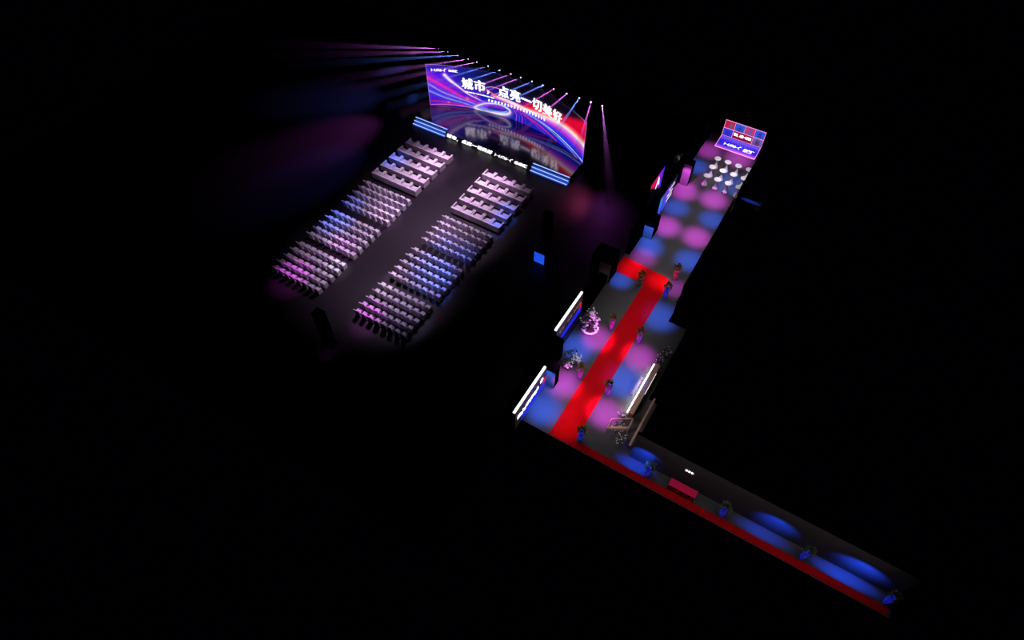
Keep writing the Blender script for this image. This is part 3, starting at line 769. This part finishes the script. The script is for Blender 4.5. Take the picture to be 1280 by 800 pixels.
o = obj('light_frame', bm, m_pink_edge, t); o['label'] = 'glowing pink white frame lines'

# ------------------------------------------------------------------ cocktail tables
def make_table(label, loc):
    t = thing('cocktail_table', label, 'cocktail table', loc, 0, 'cocktail tables before the photo wall')
    bm = B(); lathe(bm, [(.28, .006), (.235, .14), (.15, .34), (.085, .54), (.07, .64), (.09, .78), (.15, .92), (.25, 1.04), (.29, 1.07)], 24); obj('stretch_cover', bm, m_table, t, smooth=True)
    bm = B(); lathe(bm, [(.29, 1.072), (.305, 1.08), (.305, 1.10), (.295, 1.112)], 28); obj('tabletop', bm, m_table, t)
    return t
tp = None
for c_, x in enumerate((-8.27, -7.27, -6.27, -5.27)):
    for r_, y in enumerate((47.72, 49.10, 50.48)):
        lab = f'white hourglass cocktail table, {("nearest", "middle", "farthest")[r_]} one in the {("leftmost", "second", "third", "rightmost")[c_]} line before the photo wall'
        if tp is None: tp = make_table(lab, (x, y, 0.004))
        else: dup(tp, (x, y, 0.004), lab)

# ------------------------------------------------------------------ planted vases beside the carpet
def leaf_cluster(bm, c, rx, rz_, n, size, r):
    for _ in range(n):
        th = r.uniform(0, 2 * math.pi); ph = math.acos(r.uniform(-.5, 1)); q = r.uniform(.35, 1)
        p = Vector(c) + Vector((rx * q * math.sin(ph) * math.cos(th), rx * q * math.sin(ph) * math.sin(th), rz_ * q * math.cos(ph)))
        d = (p - Vector(c) + Vector((0, 0, .1))).normalized(); s = d.cross(Vector((r.uniform(-1, 1), r.uniform(-1, 1), r.uniform(-1, 1)))).normalized()
        L = size * r.uniform(.7, 1.3); wd = L * .28; up = s.cross(d) * L * .12
        vs = [bm.verts.new(p), bm.verts.new(p + d * L * .5 + s * wd + up), bm.verts.new(p + d * L), bm.verts.new(p + d * L * .5 - s * wd + up)]
        bm.faces.new(vs)
def glint_glaze(name, deep, pale):  # pale noise flecks painted as highlights, faint glow added by emission
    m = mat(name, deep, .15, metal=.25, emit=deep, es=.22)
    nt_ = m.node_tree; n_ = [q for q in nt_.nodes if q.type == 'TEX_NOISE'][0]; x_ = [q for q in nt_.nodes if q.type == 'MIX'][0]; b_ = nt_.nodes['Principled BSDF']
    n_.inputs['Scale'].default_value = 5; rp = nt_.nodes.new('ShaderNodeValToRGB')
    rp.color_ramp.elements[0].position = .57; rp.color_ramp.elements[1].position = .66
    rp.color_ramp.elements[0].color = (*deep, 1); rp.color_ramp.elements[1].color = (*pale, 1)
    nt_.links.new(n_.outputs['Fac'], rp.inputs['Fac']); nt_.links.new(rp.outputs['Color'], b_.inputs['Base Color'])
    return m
VM = {'blue': glint_glaze('blue_painted_glints', (.015, .03, .85), (.75, .80, 1)), 'magenta': glint_glaze('magenta_painted_glints', (.60, .02, .58), (1, .75, 1)),
      'violet': glint_glaze('violet_painted_glints', (.40, .02, .80), (1, .70, 1)), 'dark': glint_glaze('dark_painted_glints', (.03, .03, .04), (.6, .55, .6)), 'red': glint_glaze('red_painted_glints', (.65, .02, .12), (1, .7, .75))}
def vase(x, y, colr, leafm, lab, s):
    r = random.Random(s)
    t = thing('planted_vase', lab, 'plant', (x, y, 0.024 if (-8.1 < x < -6.4 or y < 18.9) else 0.006), r.uniform(0, 6), 'planted vases along the red carpet')
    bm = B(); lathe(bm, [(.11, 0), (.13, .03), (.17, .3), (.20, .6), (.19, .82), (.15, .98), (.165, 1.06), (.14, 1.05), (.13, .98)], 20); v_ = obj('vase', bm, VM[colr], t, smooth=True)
    bm = B()
    for k in range(6):
        a = r.uniform(0, 6.28); tube(bm, (.03 * math.cos(a), .03 * math.sin(a), .95), (.17 * math.cos(a), .17 * math.sin(a), 1.5), .012, .006, 5)
    obj('stem', bm, m_stem, t)
    bm = B(); leaf_cluster(bm, (0, 0, 1.32), .27, .42, 150, .16, r); obj('foliage', bm, leafm, t)
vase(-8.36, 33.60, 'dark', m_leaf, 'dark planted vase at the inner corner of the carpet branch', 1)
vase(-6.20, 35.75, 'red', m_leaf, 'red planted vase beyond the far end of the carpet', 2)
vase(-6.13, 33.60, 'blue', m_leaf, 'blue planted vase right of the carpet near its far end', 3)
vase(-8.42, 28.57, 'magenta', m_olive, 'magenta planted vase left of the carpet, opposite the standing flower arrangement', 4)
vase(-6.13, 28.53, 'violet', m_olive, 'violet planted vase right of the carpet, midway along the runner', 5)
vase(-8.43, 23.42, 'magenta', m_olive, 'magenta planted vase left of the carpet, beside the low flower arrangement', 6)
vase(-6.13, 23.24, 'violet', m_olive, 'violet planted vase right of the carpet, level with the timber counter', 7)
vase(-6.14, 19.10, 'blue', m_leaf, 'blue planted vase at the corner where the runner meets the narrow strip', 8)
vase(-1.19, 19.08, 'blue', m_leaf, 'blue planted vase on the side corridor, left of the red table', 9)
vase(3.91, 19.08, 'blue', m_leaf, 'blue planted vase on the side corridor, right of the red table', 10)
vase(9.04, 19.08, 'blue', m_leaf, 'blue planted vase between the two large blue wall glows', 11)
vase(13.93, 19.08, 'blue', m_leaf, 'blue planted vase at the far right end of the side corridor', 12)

# ------------------------------------------------------------------ white flower arrangements
def bloom(bm, p, s, r):
    for k in range(5):
        a = 2 * math.pi * k / 5 + r.uniform(0, 1); d = Vector((math.cos(a), math.sin(a), r.uniform(.1, .7))).normalized(); sd = d.cross(Vector((0, 0, 1))).normalized()
        p_ = Vector(p)
        bm.faces.new([bm.verts.new(p_), bm.verts.new(p_ + d * s * .6 + sd * s * .42), bm.verts.new(p_ + d * s), bm.verts.new(p_ + d * s * .6 - sd * s * .42)])
def arrangement(loc, rot, lab, spots, leaf_spots, s, arc=True):
    r = random.Random(s)
    t = thing('flower_arrangement', lab, 'flowers', loc, rot)
    if arc:
        bm = B()
        for k in range(10):
            a0, a1 = math.pi * (1.05 + .9 * k / 10), math.pi * (1.05 + .9 * (k + 1) / 10)
            tube(bm, (.62 * math.cos(a0), .62 * math.sin(a0), .10), (.62 * math.cos(a1), .62 * math.sin(a1), .10), .09, n=8)
        obj('planter', bm, m_planter, t)
    bm = B(); lf = B(); bl = B()
    for (x, y, z, rad, n) in spots:
        tube(bm, (x * .25, y * .25, .02), (x, y, z), .022, .01, 5)
        for _ in range(int(n * .6)):
            q = Vector((r.gauss(0, .5), r.gauss(0, .5), r.gauss(0, .5))) * rad; bloom(bl, Vector((x, y, z)) + q, r.uniform(.06, .10), r)
    for (x, y, z, rad, n) in leaf_spots:
        tube(bm, (x * .25, y * .25, .02), (x, y, z), .02, .01, 5); leaf_cluster(lf, (x, y, z), rad, rad, n, .16, r)
    obj('stems', bm, m_stem, t); obj('foliage', lf, m_shrub, t); obj('blossoms', bl, m_bloom, t)
arrangement((-9.85, 27.75, 0.006), R(30), 'tall white flower arrangement standing on a curved white base in front of a light box',
            [(0, .1, 1.7, .3, 60), (.1, .1, 1.35, .3, 30), (-.35, 0, .9, .3, 22), (.45, .1, .9, .28, 30), (.4, -.2, .45, .25, 25), (-.1, -.1, .8, .4, 20), (-.4, -.2, .4, .2, 14), (.3, .3, 1.2, .3, 20)],
            [(0, 0, .9, .45, 110), (-.3, .2, .7, .35, 70), (.2, .2, 1.4, .3, 60)], 21)
arrangement((-9.45, 24.1, 0.006), R(20), 'low white flower arrangement against the black wall block between the two light boxes',
            [(.15, .1, .9, .32, 75), (.35, .1, .6, .25, 20), (-.35, -.35, .35, .22, 40), (-.1, -.2, .5, .2, 18), (.6, .25, .9, .15, 9)],
            [(-.35, .2, .9, .4, 110), (-.4, -.1, .5, .3, 60), (0, .3, 1.2, .3, 50)], 22, arc=False)

# ------------------------------------------------------------------ rest area at the right: timber counter, frame, bench, rail, shrubs
t = thing('timber_counter', 'long brown timber counter edged with white light strips, right of the carpet', 'counter', (-3.97, 24.6, 0.006))
bm = B(); box(bm, -.14, .14, -2.25, 2.3, 0, .62); obj('body', bm, m_darkwood, t)
bm = B(); box(bm, -.20, .20, -2.3, 2.35, .62, .70, .01)
for k in range(6): box(bm, -.205, .205, -2.3 + .78 * k - .006, -2.3 + .78 * k + .006, .69, .703)
obj('top_plank', bm, m_wood, t)
for (x0, x1, y0, y1, z0) in ((-.275, -.21, -2.25, 2.3, .55), (.205, .222, -.4, 1.6, .62)):
    bm = B(); box(bm, x0, x1, y0, y1, z0, z0 + .06); o = obj('light_strip', bm, m_strip if x0 < 0 else m_strip2, t); o['label'] = 'glowing white light strip'
d_ = bpy.data.lights.new('counter_glow_fill', 'AREA'); o = bpy.data.objects.new('counter_glow_fill', d_); C.objects.link(o)  # unseen area lamp added to strengthen the strip's glow on the floor
o.location = (-4.27, 24.6, 0.40); d_.shape = 'RECTANGLE'; d_.size = 0.04; d_.size_y = 4.5; d_.energy = 48; d_.color = (1, .93, .92)
o.rotation_euler = (0, R(28), 0)
t = thing('low_bench', 'short low dark timber bench left of the glowing timber counter', 'bench', (-4.56, 24.8, 0.006))
bm = B(); box(bm, -.10, .10, -.85, .85, .24, .30, .01); obj('seat', bm, m_darkwood, t)
for yy in (-.7, .7):
    bm = B(); box(bm, -.08, .08, yy - .03, yy + .03, 0, .24); obj('leg', bm, m_darkwood, t)
t = thing('timber_rail', 'long plain timber rail along the outer edge of the rest area', 'rail', (-3.02, 22.2, 0.006))
bm = B(); box(bm, -.07, .07, -2.1, 2.1, .55, .63, .01); obj('handrail', bm, m_wood, t)
for k in range(5):
    bm = B(); yy = -2.0 + k; box(bm, -.035, .035, yy - .035, yy + .035, 0, .55); obj('post', bm, m_darkwood, t)
t = thing('planter_frame', 'four legged brown timber frame around dark shrubs at the counter end', 'planter', (-4.2, 21.0, 0.006))
cn = [(-.62, -.62), (.60, .10), (.56, .88), (-.66, .10)]
for (x, y) in cn:
    bm = B(); tube(bm, (x * 1.02, y * 1.02, 0), (x, y, .92), .045, .06, 4); obj('leg', bm, m_wood, t)
bm = B(); beam_bar(bm, (cn[0][0], cn[0][1], .95), (cn[1][0], cn[1][1], .95), .14, .26); obj('front_beam', bm, m_wood, t)
for a, b in ((1, 2), (2, 3), (3, 0)):
    bm = B(); beam_bar(bm, (*cn[a], .95), (*cn[b], .95), .07, .08); obj('rail', bm, m_wood, t)
def shrub(x, y, n, rad, h, lab, s):
    r = random.Random(s)
    t = thing('shrub', lab, 'plant', (x, y, 0.006))
    bm = B(); lathe(bm, [(.16, 0), (.2, .22), (.18, .24)], 14); obj('pot', bm, m_body, t)
    bm = B()
    for k in range(7):
        a = r.uniform(0, 6.28); tube(bm, (0, 0, .2), (rad * .6 * math.cos(a), rad * .6 * math.sin(a), h * .8), .012, .006, 5)
    obj('stem', bm, m_stem, t)
    bm = B(); leaf_cluster(bm, (0, 0, h * .5), rad, h * .5, n, .13, r); obj('foliage', bm, m_shrub, t)
    bm = B()
    for _ in range(n // 7): bloom(bm, (r.gauss(0, rad * .5), r.gauss(0, rad * .5), h * .5 + r.uniform(-.1, .5) * h), .045, r)
    obj('blossoms', bm, m_bloom, t)
shrub(-4.25, 21.0, 180, .42, .9, 'dark leafy shrub inside the timber frame', 31)
shrub(-4.35, 21.95, 110, .3, .75, 'dark leafy shrub behind the timber frame', 32)
shrub(-3.75, 20.25, 190, .40, .85, 'dark leafy shrub on the floor in front of the timber frame', 33)
shrub(-3.95, 27.55, 150, .36, .8, 'dark leafy shrub touching the far end of the timber counter', 34)
shrub(-3.80, 28.4, 150, .34, .9, 'dark leafy shrub beyond the far end of the timber counter, by the corner', 35)

shrub(-11.45, 49.3, 120, .4, .9, 'dim leafy shrub with pale flecks behind the dark wall of the upper corridor', 36)
# ------------------------------------------------------------------ side corridor: red table and lit wall letters
t = thing('reception_table', 'low table under a crimson cloth beside the red carpet strip', 'table', (1.18, 19.12, 0.006))
bm = B(); box(bm, -.87, .87, -.22, .27, 0, .66, .015); obj('table_skirt', bm, m_redcloth, t)
bm = B(); box(bm, -.90, .90, -.25, .30, .662, .70, .012); obj('tabletop', bm, m_redcloth, t)
t = thing('wall_letters', 'three small white lit characters on the wall above the crimson table', 'sign', (1.07, 19.712, 2.03))
for k in range(3):
    bm = B(); x = -.19 + .19 * k
    box(bm, x - .07, x + .07, -.05, 0, -.08, .08, .02); obj('character', bm, m_white_lit, t)
